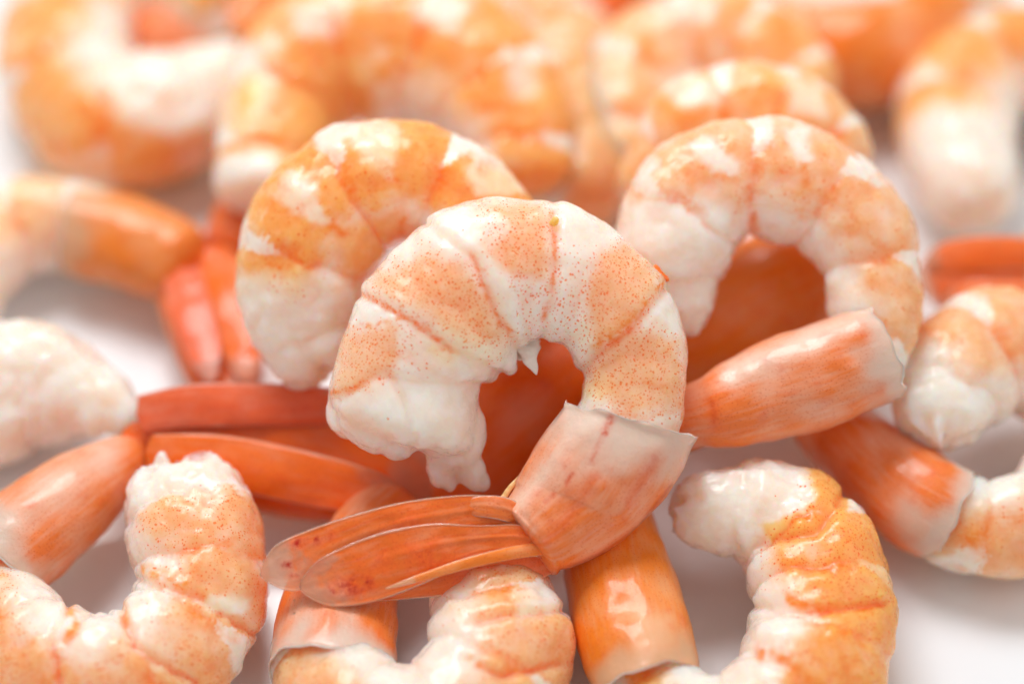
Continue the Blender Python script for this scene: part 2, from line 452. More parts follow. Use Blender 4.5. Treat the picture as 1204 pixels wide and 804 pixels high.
def blade(parent, pts, mat, name='uropod', nS=60, nA=40, k=.16, ridge=.022, seed=0, tipc=.45, deep=(), thick_w=0, clearb=.2, base=.05, rimh=.012, ex=2.4):
    """one leaf of the tail fan: pts (x, y, half width, w) from root to tip"""
    st = []
    c = np.array([(p[0], p[1]) for p in pts], float)
    for i, p in enumerate(pts):
        a, b = c[max(i-1, 0)], c[min(i+1, len(c)-1)]
        tx, ty = b - a; Ln = math.hypot(tx, ty); n = np.array([ty, -tx]) / Ln
        if n[1] > 0: n = -n
        st.append((*(c[i] + n*p[2]), *(c[i] - n*p[2]), p[3]))
    co, S, A, L, info = tube_grid(st, nS, nA, k, ex, round0=base, round1=tipc)
    q = np.cos(A); top = np.sin(A) > 0
    N = np.repeat(info['N'], nA, 0)
    rl = np.repeat(info['rl'], nA, 0)
    prof = np.exp(-((q - .02 - .12 * np.sin(seed)) / .09)**2) + .35 * np.exp(-((q + .5) / .05)**2)
    co = co + N * (ridge * prof * top * (1 - S)**.6 * (1 - np.exp(-S * 8)))[:, None]
    n1 = vnoise(co, 2.0, seed, 2); n2 = vnoise(co, 8, seed + 2, 2)
    co = co + N * (rimh * np.exp(-((np.abs(q) - .93) / .05)**2) * np.where(top, 1, -1))[:, None]
    co = co + N * (.03 * n1 + .006 * n2)[:, None]
    rim = np.maximum(smooth(np.abs(q) + .06 * n1, .86, .99), smooth(S + .10 * n1 + .05 * n2, .80, .92))
    W = np.clip((1 - rim) * (.95 + .25 * n1), 0, 1)
    px, py = to_px(co)
    D = np.clip(.6 * smooth(np.abs(q), .97, .99) + .15 * np.exp(-((q + .12) / .05)**2) + .3 * np.exp(-((q - .38 + .2 * np.cos(seed)) / .03)**2), 0, 1) * (1 - rim)
    for amt, (x, y), r in deep:
        D = np.maximum(D, amt * np.exp(-(np.hypot(px - x, (py - y) * 1.5) / r)**2) * np.clip(.9 + 1.5 * n2, 0, 1))
        rim = rim * (1 - .7 * np.exp(-(np.hypot(px - x, py - y) / r)**2))
    CL = np.clip(clearb + .75 * rim - .5 * D, 0, 1)
    su = np.stack([S * L, q * rl, np.zeros_like(S)], -1)
    f = [tuple(g) for g in grid_faces(nS, nA)] + [tuple(range(nA-1, -1, -1)), tuple(range((nS-1)*nA, nS*nA))]
    return mesh_obj(name, co, f, mat, parent, dict(wash=W, deep=D, clear=CL, su=su))

def root_at(x, y, z, label, group='cooked peeled shrimps piled on the white plate', cat='shrimp', name='shrimp'):
    o = bpy.data.objects.new(name, None); COL.objects.link(o); o.empty_display_size = .5
    p = P(x, y, w_of_z(y, z)); o.location = Vector((float(p[0]), float(p[1]), float(z)))
    bpy.context.view_layer.update()
    tag(o, label, cat, group); return o

def ragged(seed, amp=.12, freq=2.0):
    def fn(A):
        return amp * (vnoise(np.stack([np.cos(A), np.sin(A), np.zeros_like(A)], -1), freq, seed, 3) + .2)
    return fn

# ------------------------------------------------------------------ the plate and what it stands on
def lathe(name, prof, mat, n=160, parent=None):
    a = np.linspace(0, 2*np.pi, n, endpoint=False)
    co = np.array([[r*np.cos(t), r*np.sin(t), z] for r, z in prof for t in a])
    f = [tuple(g) for g in grid_faces(len(prof), n)]; f.append(tuple(range(n-1, -1, -1))); f.append(tuple(range((len(prof)-1)*n, len(prof)*n)))
    return mesh_obj(name, co, f, mat, parent)
t = NT('white_porcelain')
tcn = t.n('ShaderNodeTexCoord').outputs['Object']
t.l(t.mix(t.ramp(t.noise(tcn, .7, 3), .3, .7), (.86, .885, .91), (.85, .875, .905)), t.b.inputs['Base Color'])
t.b.inputs['Roughness'].default_value = .22; t.b.inputs['Coat Weight'].default_value = .3
t.l(t.bump(t.noise(tcn, 1.2, 2), .02, .3), t.b.inputs['Normal'])
prof = [(.3, -.9), (8, -.9), (8.6, -.9), (8.7, -.6), (12, -.45), (15, .2), (19.5, 1.35), (19.8, 1.5), (19.6, 1.62), (19.2, 1.6), (16.5, .75), (14.6, .22), (13.2, .04), (12.0, 0), (.3, 0)]
plate = lathe('plate', prof, t.m); plate.location = (0, 3, 0)
tag(plate, 'white glazed plate under the whole heap of shrimps', 'plate')
t = NT('pale_table_paint')
t.b.inputs['Base Color'].default_value = (.72, .74, .77, 1); t.b.inputs['Roughness'].default_value = .5
mesh_obj('table', [(-90, -90, -.91), (90, -90, -.91), (90, 90, -.91), (-90, 90, -.91)], [(0, 1, 2, 3)], t.m)['kind'] = 'structure'

def spike(parent, name, mat, pts, k=.5, seed=0, tip=.3, wash=0.0, nS=24, nA=14, deep=0.0, yellow=0.0, clear=.3):
    st = []
    for i, p in enumerate(pts):
        a, b = pts[max(i-1, 0)], pts[min(i+1, len(pts)-1)]
        tx, ty = b[0]-a[0], b[1]-a[1]; L = math.hypot(tx, ty); n = (-ty/L, tx/L)
        st.append((p[0]+n[0]*p[2], p[1]+n[1]*p[2], p[0]-n[0]*p[2], p[1]-n[1]*p[2], p[3]))
    co, S, A, L, info = tube_grid(st, nS, nA, k, 2.0, round0=.03, round1=.03)
    co = co + .25 * (np.repeat(info['rl'], nA) * vnoise(co, 8, seed, 2))[:, None] * np.repeat(info['N'] + info['R'] / info['rl'][:, None], nA, 0)
    z = np.zeros_like(S)
    f = [tuple(g) for g in grid_faces(nS, nA)] + [tuple(range(nA-1, -1, -1)), tuple(range((nS-1)*nA, nS*nA))]
    return mesh_obj(name, co, f, mat, parent, dict(wash=z+wash, dots=z, deep=z+deep, yellow=z+yellow, clear=z+clear, su=np.stack([S*L, A*.1, z], -1)))
# ------------------------------------------------------------------ the shrimp in front, in focus
hero = root_at(600, 450, 2.0, 'sharp speckled shrimp lying on top of the heap in the middle, tail fan pointing left')
W0 = -.45
st = [(386, 500, 560, 545, W0), (388, 458, 560, 510, W0), (398, 415, 562, 470, W0), (412, 372, 573, 446, W0+.02), (435, 328, 592, 432, W0+.02),
      (470, 288, 604, 415, W0+.02), (512, 252, 615, 404, W0), (562, 234, 627, 399, W0), (620, 234, 640, 398, W0), (680, 246, 655, 401, W0),
      (729, 276, 668, 411, W0), (766, 312, 678, 424, W0), (792, 352, 685, 438, W0), (806, 400, 687, 452, W0+.02), (808, 450, 684, 468, W0+.05), (800, 505, 668, 492, W0+.1),
      (780, 560, 640, 530, W0+.1), (740, 610, 618, 568, W0+.1), (690, 645, 606, 590, W0+.1)]
strokes = [
    # white wedges on the back of each ring
    ('Pwd', -.97, [(440, 318), (505, 255), (540, 236), (568, 262), (562, 300), (535, 305), (490, 292), (470, 300)], 5),
    ('Pwd', -.97, [(404, 378), (426, 334), (478, 366), (470, 374)], 5),
    ('Pwd', -.95, [(645, 236), (700, 248), (722, 272), (706, 290), (690, 330), (668, 312), (655, 275)], 6),
    ('Pwd', -.96, [(782, 335), (815, 350), (812, 408), (775, 372), (742, 378)], 5),
    ('Pwd', -.9, [(380, 478), (430, 455), (470, 440), (600, 440), (600, 600), (380, 600)], 8),
    ('Pwd', -.7, [(560, 262), (610, 262), (620, 300), (570, 306)], 10),
    # orange washes
    ('Pw', .82, [(442, 322), (500, 296), (545, 310), (575, 345), (590, 400), (560, 400), (520, 385), (480, 360), (440, 345)], 16),
    ('Pw', .82, [(560, 236), (640, 240), (652, 300), (640, 330), (590, 320), (570, 290), (600, 270)], 14),
    ('Pw', .82, [(710, 290), (745, 285), (780, 330), (745, 385), (700, 410), (690, 350)], 12),
    ('Pw', .82, [(700, 405), (745, 385), (800, 400), (806, 480), (740, 490), (690, 455)], 12),
    ('Pw', .75, [(396, 392), (470, 380), (470, 430), (425, 460), (392, 465)], 10),
    # dense speckle fields
    ('Pd', .95, [(440, 322), (500, 290), (560, 310), (600, 400), (580, 420), (500, 385), (430, 345)], 14),
    ('Pd', .92, [(560, 238), (650, 242), (668, 320), (650, 370), (600, 340), (575, 290)], 12),
    ('Pd', .97, [(695, 300), (740, 275), (782, 330), (745, 392), (690, 420), (660, 380)], 12),
    ('Pd', .95, [(690, 410), (745, 380), (800, 392), (808, 490), (730, 500), (680, 455)], 10),
    ('Pd', .90, [(396, 390), (480, 376), (490, 420), (430, 460), (392, 470)], 12),
    ('Pd', .55, [(600, 300), (690, 300), (680, 400), (600, 400)], 18),
    # hinge lines
    ('LDd', 1.0, [(398, 384), (440, 381), (476, 373)], 3.0),
    ('LD', 1.0, [(428, 345), (478, 372), (505, 390), (522, 412)], 3.2),
    ('LD', .8, [(498, 384), (512, 398), (525, 412)], 8),
    ('LDd', .9, [(558, 308), (568, 335), (582, 368), (600, 392)], 5),
    ('LD', .6, [(554, 303), (564, 320)], 9),
    ('LD', .85, [(649, 250), (654, 290), (652, 320), (646, 350), (640, 375)], 3.6),
    ('LDd', .9, [(784, 330), (762, 352), (748, 380), (720, 402)], 7),
    ('LD', .9, [(745, 372), (722, 390), (706, 402)], 10),
    ('LDw', .9, [(765, 306), (786, 330)], 5),
    ('LD', .9, [(392, 460), (415, 458), (428, 448)], 3.5),
    ('LD', .55, [(760, 450), (790, 455)], 5), ('LD', .5, [(700, 482), (760, 490), (798, 482)], 4),
    ('LwD', .6, [(806, 380), (809, 440), (802, 490)], 4),
    # yellow fat
    ('Py', .35, [(540, 330), (580, 350), (610, 400), (560, 430), (510, 400)], 18),
    ('Py', .55, [(500, 395), (545, 410), (530, 430), (500, 415)], 10),
    ('Py', .75, [(672, 452), (720, 440), (726, 462), (685, 470)], 7),
    ('Py', .30, [(690, 370), (720, 380), (700, 410), (670, 400)], 12),
    # relief: creases between rings and the lips of the rings
    ('Lh', -0.049, [(420, 344), (478, 374), (520, 405), (590, 440)], 6.4), ('Lh', 0.032, [(430, 335), (485, 364), (530, 395), (595, 428)], 14.4),
    ('Lh', -0.043, [(500, 262), (555, 303), (580, 360), (605, 405)], 6.4), ('Lh', 0.029, [(515, 255), (566, 300), (592, 352), (618, 396)], 14.4),
    ('Lh', -0.039, [(652, 240), (655, 290), (650, 350), (636, 400)], 6.4), ('Lh', 0.026, [(662, 244), (664, 295), (662, 350), (650, 396)], 14.4),
    ('Lh', -0.043, [(790, 335), (745, 385), (700, 420), (680, 445)], 6.4), ('Lh', 0.029, [(782, 325), (735, 376), (690, 408), (676, 430)], 14.4),
    ('Lh', -0.032, [(398, 470), (440, 442), (500, 448), (566, 452)], 6.4), ('Lh', 0.026, [(398, 455), (450, 430), (560, 440)], 12.8),
    ('Lh', -0.039, [(462, 446), (476, 480), (490, 540)], 6.4),
    ('Lh', 0.039, [(600, 330), (606, 380)], 19.2), ('Lh', -0.026, [(622, 330), (620, 392)], 8),
    ('Lh', 0.032, [(690, 430), (700, 455)], 19.2),
]
lobes = [((440, 500, -.35), (.50, .32, .38), -.35), ((470, 525, -.28), (.24, .20, .22), -.2), ((400, 492, -.5), (.16, .26, .25), .3),
         ((530, 505, -.5), (.42, .55, .32), .15), ((552, 548, -.6), (.20, .32, .18), .35), ((516, 552, -.55), (.16, .26, .17), .2), ((528, 572, -.6), (.10, .10, .1), 0), ((568, 566, -.62), (.10, .13, .1), 0),
         ((592, 416, -.45), (.13, .26, .30), .5), ((566, 440, -.5), (.26, .12, .25), .2)]
def hero_cut(A): return .05 + .10 * vnoise(np.stack([np.cos(A), np.sin(A), A*0], -1), 1.5, 3, 2)
body_mesh(hero, st, M['flesh'], [0, .155, .255, .375, .515, .665, .80, 1.0], nS=200, nA=96, voxel=.026, smooth_it=18, k=.80, cut=.32, seed=4, strokes=strokes, lobes=lobes,
          generic=.22, head_white=.02, lump=.03, groove=.02, endcut=hero_cut)

sh = [(818, 513, 668, 474, W0+.18), (802, 552, 645, 502, W0+.2), (778, 590, 625, 536, W0+.2), (745, 625, 610, 564, W0+.2), (700, 656, 597, 586, W0+.3), (650, 678, 590, 598, W0+.42)]
shell_mesh(hero, sh, M['shell'], nS=110, nA=140, k=.78, flare=.0, rag=.06, seed=5, clearb=.06, closed_end=.03, rimw=.85, strokes=[
    ('Lw', -.6, [(690, 480), (650, 540), (612, 590)], 12), ('LD', .9, [(720, 490), (714, 500), (712, 508)], 4.5), ('LD', .6, [(712, 508), (700, 528), (695, 545)], 2.4), ('LD', .7, [(674, 556), (666, 566)], 2.4), ('LD', .6, [(650, 582), (642, 590)], 2.4), ('LD', .35, [(700, 560), (668, 610), (640, 640)], 7), ('LD', .35, [(770, 540), (740, 590)], 8),
    ('Pw', -.45, [(655, 520), (690, 480), (770, 500), (740, 560), (690, 560), (640, 590)], 16),
    ('Pw', .8, [(615, 600), (700, 560), (780, 540), (760, 610), (690, 655), (640, 670)], 18),
    ('LDc', .4, [(655, 674), (705, 652), (752, 618), (790, 570)], 3),
    ('Lh', .05, [(672, 474), (700, 478), (735, 490), (780, 503), (812, 514)], 6), ('Lh', .035, [(672, 480), (640, 520), (610, 566)], 5),
    ('Lh', -.035, [(664, 672), (640, 640), (612, 604)], 5)])
# the tail fan: overlapping leaves
blade(hero, [(662, 640, 24, -.16), (615, 652, 36, -.02), (545, 664, 34, .04), (485, 678, 26, .08), (430, 692, 16, .10), (388, 700, 8, .10)], M['fan'], nS=100, nA=60, seed=45, k=.12, deep=[(.4, (560, 680), 30), (.4, (620, 650), 26)], clearb=.10)
blade(hero, [(650, 630, 14, -.1), (606, 608, 18, .06), (572, 602, 20, .12), (535, 606, 24, .17), (480, 616, 27, .18), (425, 633, 30, .18), (370, 655, 33, .18), (332, 668, 29, .18), (306, 676, 16, .18)], M['fan'], nS=120, nA=90, seed=21, k=.10, rimh=.012, tipc=.35,
      deep=[(1.0, (350, 638), 9), (.9, (372, 632), 11), (.9, (340, 664), 9), (.8, (385, 630), 9), (.8, (346, 676), 7), (.3, (480, 618), 26)], clearb=.16)
blade(hero, [(660, 645, 16, -.08), (612, 634, 18, .10), (565, 636, 19, .19), (520, 644, 30, .22), (470, 658, 37, .23), (425, 673, 37, .22), (385, 684, 30, .21), (352, 690, 18, .21)], M['fan'], nS=120, nA=90, seed=33, k=.10, rimh=.012, tipc=.35,
      deep=[(1.0, (415, 688), 18), (1.0, (400, 692), 14), (.8, (432, 684), 14), (.4, (500, 652), 30), (.3, (450, 660), 26)], clearb=.14)
blade(hero, [(665, 642, 9, -.05), (612, 648, 8, .14), (552, 661, 7, .28), (500, 677, 5, .34), (452, 692, 2.5, .34)], M['shell_orange'], name='telson', nS=70, nA=30, seed=51, k=.6, ridge=.0, rimh=0, ex=2, clearb=.05)
blade(hero, [(614, 606, 14, .02), (588, 597, 14, .15), (560, 595, 12, .165), (542, 596, 8, .15)], M['shell'], name='tail_joint', nS=50, nA=50, seed=59, k=.3, ridge=.02, rimh=0, ex=2.2, tipc=.2, base=.2, clearb=.15)

spike(hero, 'leg_stub', M['membrane'], [(622, 398, 14, -.55), (621, 410, 13, -.45), (624, 424, 9, -.38), (629, 434, 4, -.35), (631, 441, 1, -.35)], seed=3, k=.4)
spike(hero, 'leg_stub', M['membrane'], [(612, 400, 8, -.6), (611, 415, 7, -.55), (613, 424, 4, -.5)], seed=4, k=.4)
spike(hero, 'meat_flake', M['membrane'], [(440, 437, 3, .03), (448, 440, 8, .08), (460, 444, 7, .11), (474, 448, 2, .1)], seed=5, k=.35)
spike(hero, 'ring_tip', M['fan_red'], [(764, 318, 10, -.45), (776, 325, 7, -.43), (787, 330, 1.6, -.42)], wash=1, deep=.0, seed=6, clear=0)
spike(hero, 'pigment_crumb', M['flesh'], [(646, 264, 3, .08), (652, 260, 5, .1), (655, 255, 4, .1)], wash=1, deep=1, seed=7, k=.8)
spike(hero, 'vein', M['membrane'], [(612, 560, 3, -.25), (598, 576, 3.5, -.2), (588, 590, 4, -.15)], wash=.3, yellow=1, seed=8)

# ------------------------------------------------------------------ the shrimps around it
def shrimp(label, pts, segs, mat='flesh', dorsal=None, shell=None, fan=None, loc=None, shell_mat='shell', fan_mat='fan', shell_args=None, **kw):
    lx, ly, lz = loc or (pts[len(pts)//2][0], pts[len(pts)//2][1], .05)
    r = root_at(lx, ly, lz, label)
    if pts and len(pts) > 1: body_mesh(r, stations(pts, dorsal), M[mat], segs, **kw)
    if shell: shell_mesh(r, stations(shell, dorsal), M[shell_mat], seed=kw.get('seed', 1), **(shell_args or {}))
    for i, b in enumerate(fan or []):
        pts_b = [(p[0], p[1], p[2], p[3][1] if isinstance(p[3], tuple) else float(w_of_z(p[1], p[3]))) for p in b]
        blade(r, pts_b, M['fan_pink' if (i == 1 and fan_mat == 'fan_red') else fan_mat], nS=44, nA=30, seed=kw.get('seed', 1) + i, k=.3, clearb=.06, ridge=.02)
    return r
def w(v): return ('w', v)

# behind, left
shrimp('orange banded shrimp right behind the left shoulder of the sharp front shrimp',
       [(385, 440, 44, w(-1.6)), (362, 395, 62, w(-1.55)), (352, 340, 74, w(-1.5)), (370, 278, 82, w(-1.5)), (413, 228, 80, w(-1.5)), (470, 212, 72, w(-1.5)), (530, 232, 70, w(-1.55)), (575, 280, 66, w(-1.6)), (600, 350, 60, w(-1.8))],
       [0, .10, .27, .47, .665, .85, 1.0], mat='flesh_orange', seed=11, k=.85, voxel=.035, head_white=.22, yellow=.5, dots=.35, generic=1.15, band=.34, loc=(400, 300, .1), endcut=ragged(12, .12), cut=.2,
       strokes=[('Pwd', -.98, [(312, 226), (345, 198), (372, 220), (386, 262), (366, 262), (330, 242)], 7), ('Pwd', -.98, [(408, 158), (455, 138), (470, 150), (462, 212), (440, 205)], 7),
                ('Pwd', -.95, [(556, 176), (600, 190), (625, 225), (560, 232), (548, 205)], 7), ('LDw', .95, [(385, 262), (405, 272), (425, 300)], 5), ('LDw', .9, [(466, 215), (474, 250), (470, 280)], 7),
                ('LD', .9, [(318, 310), (345, 318), (370, 312)], 5), ('Pw', -.8, [(270, 325), (380, 318), (420, 380), (400, 470), (330, 460)], 16), ('Lh', .05, [(352, 318), (362, 308)], 9),
                ('Pw', .85, [(385, 270), (470, 240), (500, 300), (440, 340), (400, 330)], 20)])
# behind, right, with the pink tail shell
shrimp('pale pink shrimp with a glossy tail shell just right of the sharp front shrimp',
       [(800, 395, 26, w(-1.5)), (792, 352, 52, w(-1.5)), (788, 302, 70, w(-1.5)), (810, 245, 76, w(-1.5)), (855, 212, 70, w(-1.5)), (920, 214, 70, w(-1.5)), (980, 240, 68, w(-1.5)), (1015, 285, 62, w(-1.45)), (1028, 340, 57, w(-1.35)), (1025, 395, 54, w(-1.15)), (988, 430, 54, w(-.98)), (920, 458, 52, w(-.9)), (850, 480, 42, w(-.9))],
       [0, .08, .20, .33, .46, .60, .72, 1.0], seed=17, k=.85, voxel=.035, head_white=.17, dots=.3, generic=.9, loc=(920, 300, .1), endcut=ragged(5, .1), cut=.2,
       strokes=[('Pwd', -.95, [(808, 172), (838, 160), (868, 192), (864, 210), (840, 202)], 6), ('Pwd', -.95, [(920, 150), (950, 148), (955, 185), (940, 195)], 6), ('LDw', .7, [(845, 205), (880, 215), (888, 270)], 6), ('LDw', .75, [(945, 190), (950, 230), (935, 275)], 7),
                ('LD', .7, [(765, 225), (790, 238)], 4), ('LD', .5, [(1000, 240), (1020, 280), (1060, 300)], 5), ('Pwd', -.9, [(715, 240), (800, 225), (860, 240), (880, 290), (820, 400), (780, 330)], 10)],
       shell=[(1040, 412, 57, w(-.95)), (1000, 428, 59, w(-.9)), (955, 445, 62, w(-.85)), (905, 460, 58, w(-.85)), (855, 478, 49, w(-.85)), (815, 489, 38, w(-.9)), (780, 497, 38, w(-1.0)), (740, 508, 34, w(-1.1))], dorsal=(900, 300),
       shell_args=dict(k=.8, nS=80, nA=100, flare=.0, rag=.06, closed_end=.2, strokes=[('Lwc', .0, [(0, 0), (1, 1)], 1), ('Lw', -.75, [(860, 440), (950, 400), (1020, 370)], 16), ('LD', .5, [(835, 470), (840, 500)], 5)]),  # long pale stroke paints the white glare on the shell's top edge
       fan=[[(830, 490, 34, w(-1.0)), (790, 498, 40, w(-1.1)), (740, 515, 40, w(-1.4)), (680, 530, 30, w(-1.7))]])
# top, centre
shrimp('large blurred orange and cream shrimp arching across the top centre',
       [(308, 245, 56, 1.5), (312, 190, 62, 1.6), (328, 125, 70, 1.75), (372, 72, 84, 1.9), (440, 58, 92, 2.0), (520, 70, 92, 2.0), (578, 112, 84, 1.9), (608, 170, 72, 1.7), (612, 235, 60, 1.4)],
       [0, .10, .25, .42, .59, .76, .90, 1.0], mat='flesh_orange', seed=23, k=.8, voxel=.05, head_white=.08, yellow=.95, dots=.4, generic=1.15, loc=(450, 120, .1),
       strokes=[('Pwy', .9, [(340, 60), (420, 50), (440, 120), (400, 190), (330, 190)], 20), ('Pw', -.8, [(270, 60), (330, 40), (330, 110), (290, 160), (250, 160)], 14), ('Pw', -.8, [(340, 10), (420, -20), (400, 45), (350, 45)], 12), ('Pw', -.85, [(480, -10), (560, 0), (540, 40), (490, 30)], 12),
                ('Pw', -.8, [(590, 60), (640, 70), (640, 115), (600, 120)], 10), ('LDw', .9, [(395, 55), (420, 62)], 9), ('LDw', .8, [(430, 110), (430, 170)], 8), ('LDwy', .9, [(565, 130), (590, 125), (600, 150)], 10)])
# top left ring
shrimp('very blurred ring shaped shrimp in the top left corner with a white cut end',
       [(298, 92, 50, .95), (250, 112, 64, 1.0), (195, 135, 76, .95), (130, 145, 82, .85), (84, 95, 82, .85), (82, 30, 78, .85), (122, -14, 68, .85), (178, -28, 64, .85), (235, -10, 60, .85), (272, 28, 50, .85)],
       shell=[(275, 25, 46, .75), (235, 38, 48, .6), (190, 48, 46, .5), (150, 55, 36, .45)], shell_mat='shell',
       segs=[0, .12, .26, .40, .54, .68, .82, 1.0], mat='flesh_orange', seed=29, k=.95, voxel=.06, head_white=.16, yellow=.25, dots=.2, generic=1.0, lump=.06, wash=1.0,
       strokes=[('Pwd', -.9, [(128, 80), (190, 50), (310, 60), (300, 110), (210, 165), (140, 140)], 12), ('Lw', .7, [(80, 190), (150, 215), (240, 200)], 18)])
# top right pair
shrimp('blurred pale orange shrimp at the top, farther of the two right of centre',
       [(735, 215, 52, 1.1), (738, 160, 62, 1.2), (755, 100, 74, 1.35), (800, 65, 76, 1.4), (865, 62, 76, 1.4), (920, 100, 66, 1.3), (950, 150, 55, 1.2)],
       [0, .14, .32, .5, .68, .85, 1.0], mat='flesh_orange', seed=31, k=.85, voxel=.06, head_white=.06, yellow=.35, dots=.2, generic=.85, wash=1.0,
       strokes=[('Pw', -.8, [(690, 80), (730, 50), (740, 110), (700, 140)], 12), ('Pw', -.8, [(760, 0), (850, -10), (840, 30), (780, 30)], 12)])
shrimp('blurred orange shrimp with a white spot, peeking over the pale pink one',
       [(748, 250, 40, w(-3.1)), (790, 190, 56, w(-3.1)), (822, 145, 60, w(-3.0)), (880, 134, 60, w(-3.0)), (935, 147, 60, w(-3.0)), (970, 180, 58, w(-3.0)), (995, 225, 44, w(-3.1))],
       [0, .24, .44, .62, .80, 1.0], mat='flesh_orange', seed=37, k=.85, voxel=.06, head_white=.03, yellow=.3, dots=.2, generic=1.0, wash=.8, dorsal=(880, 300),
       strokes=[('Pwd', -.95, [(772, 98), (805, 80), (850, 95), (850, 122), (800, 128)], 9), ('Pwd', -.9, [(925, 95), (965, 100), (975, 140), (930, 135)], 9), ('Pwy', .8, [(890, 80), (925, 90), (920, 150), (890, 130)], 9)])
# top right: a lying tail piece
shrimp('blurred salmon shrimp lying across the top right edge',
       [(900, -10, 44, 1.0), (935, 25, 55, 1.0), (1010, 50, 62, 1.0), (1080, 30, 58, 1.0), (1130, -15, 55, 1.0), (1150, -70, 50, 1.0)],
       [0, .4, .7, 1.0], mat='flesh_orange', seed=41, voxel=.06, head_white=.02, generic=.4, dorsal=(1000, -200), shell=[(905, 5, 44, 1.0), (955, 48, 56, 1.0), (1010, 62, 64, 1.0), (1070, 50, 62, 1.0), (1120, 10, 58, 1.0)], shell_mat='shell_orange', shell_args=dict(k=.95))
shrimp('blurred ring shaped shrimp at the right edge with a drooping white end',
       [(1158, 262, 42, .9), (1140, 215, 62, 1.0), (1126, 160, 70, 1.0), (1132, 108, 72, 1.0), (1168, 75, 64, .9), (1225, 70, 62, .8), (1275, 110, 60, .8), (1290, 170, 55, .8)],
       [0, .15, .32, .5, .66, .82, 1.0], mat='flesh_orange', seed=43, voxel=.06, head_white=.25, generic=1.0, yellow=.4, dots=.2, wash=1.0)
# left
shrimp('blurred shrimp at the left edge, its orange tail fan pointing down',
       [(-60, 360, 55, .8), (-25, 300, 58, .8), (40, 262, 56, .8), (110, 270, 52, .8), (170, 292, 48, .8), (225, 305, 40, .8)],
       [0, .16, .36, .56, .76, 1.0], mat='flesh_orange', seed=47, voxel=.06, head_white=.02, generic=.55, yellow=.3, dots=.15, dorsal=(100, 480),
       shell=[(85, 272, 52, .85), (140, 282, 54, .85), (190, 300, 52, .85), (232, 318, 44, .85)], shell_mat='shell_orange', shell_args=dict(k=.9),
       fan_mat='fan_red', fan=[[(225, 300, 44, .8), (238, 345, 54, .75), (254, 400, 52, .7), (268, 450, 42, .6), (272, 480, 22, .6)], [(212, 318, 22, 1.0), (222, 360, 26, 1.0), (238, 410, 22, .95), (250, 450, 12, .9)], [(250, 300, 24, .9), (270, 350, 30, .95), (284, 405, 26, .9), (292, 450, 14, .85)]])
shrimp('blurred plain white shrimp end at the left edge over the bare plate',
       [(165, 500, 16, 1.15), (130, 478, 34, 1.1), (82, 458, 62, 1.05), (25, 455, 82, 1.0), (-40, 470, 85, .9), (-100, 500, 80, .8)],
       [0, .5, 1.0], mat='flesh', seed=53, voxel=.05, head_white=1.2, generic=.1, dorsal=(20, 800), yellow=0, lump=.09, endcut=ragged(8, .14))
# bottom left with the tail pointing to the heap
shrimp('speckled shrimp curled in the bottom left corner, its white cut end pointing up',
       [(205, 552, 44, 1.25), (214, 584, 70, 1.2), (230, 632, 80, 1.1), (236, 690, 80, .95), (212, 752, 80, .85), (150, 800, 84, .8), (80, 800, 84, .8), (20, 755, 74, .8), (-5, 700, 62, .8), (8, 650, 48, .85), (60, 605, 44, .85), (110, 570, 36, .9)],
       [0, .08, .19, .29, .40, .51, .64, .76, 1.0], seed=59, k=.85, voxel=.03, nS=160, nA=72, head_white=.105, yellow=.3, dots=.95, generic=1.0, dorsal=(110, 690), cut=.15, endcut=ragged(9, .16, 2.6),
       lobes=[((195, 548, float(w_of_z(548, 1.4))), (.12, .22, .12), .2), ((262, 590, float(w_of_z(590, 1.3))), (.2, .25, .2), .3), ((160, 600, float(w_of_z(600, 1.3))), (.15, .2, .15), 0)],
       strokes=[('LDw', .85, [(168, 668), (215, 690), (240, 655), (275, 635)], 6), ('Pw', .9, [(165, 665), (220, 690), (250, 700), (300, 700), (310, 640), (270, 635), (230, 670)], 8), ('LDw', .95, [(80, 705), (90, 735), (58, 775)], 6), ('LDw', .9, [(142, 705), (152, 740), (158, 765)], 6),
                ('Lh', -.07, [(160, 680), (235, 700), (300, 745)], 5), ('Lh', -.07, [(135, 700), (160, 760), (230, 804)], 5), ('Lh', -.07, [(85, 700), (60, 760), (70, 804)], 5), ('Pwd', -.9, [(225, 702), (290, 700), (290, 725), (240, 712)], 5)],
       shell=[(-5, 665, 56, .9), (30, 632, 60, .95), (75, 595, 56, 1.0), (118, 560, 44, 1.0), (150, 538, 30, 1.0), (172, 528, 22, 1.0)], shell_args=dict(k=.9, nS=60, nA=80, rag=.06, strokes=[('Lw', -.5, [(20, 610), (120, 540)], 24)]),
       fan_mat='fan_red', fan=[[(140, 520, 30, 1.0), (200, 518, 48, .95), (290, 532, 66, .85), (380, 548, 66, .75), (470, 560, 54, .7), (530, 570, 24, .65)], [(160, 488, 22, 1.35), (220, 478, 26, 1.42), (300, 476, 26, 1.42), (390, 478, 22, 1.35), (430, 482, 10, 1.3)], [(170, 530, 20, 1.2), (250, 540, 30, 1.2), (350, 560, 32, 1.1), (440, 580, 26, 1.0), (480, 590, 12, 1.0)]])
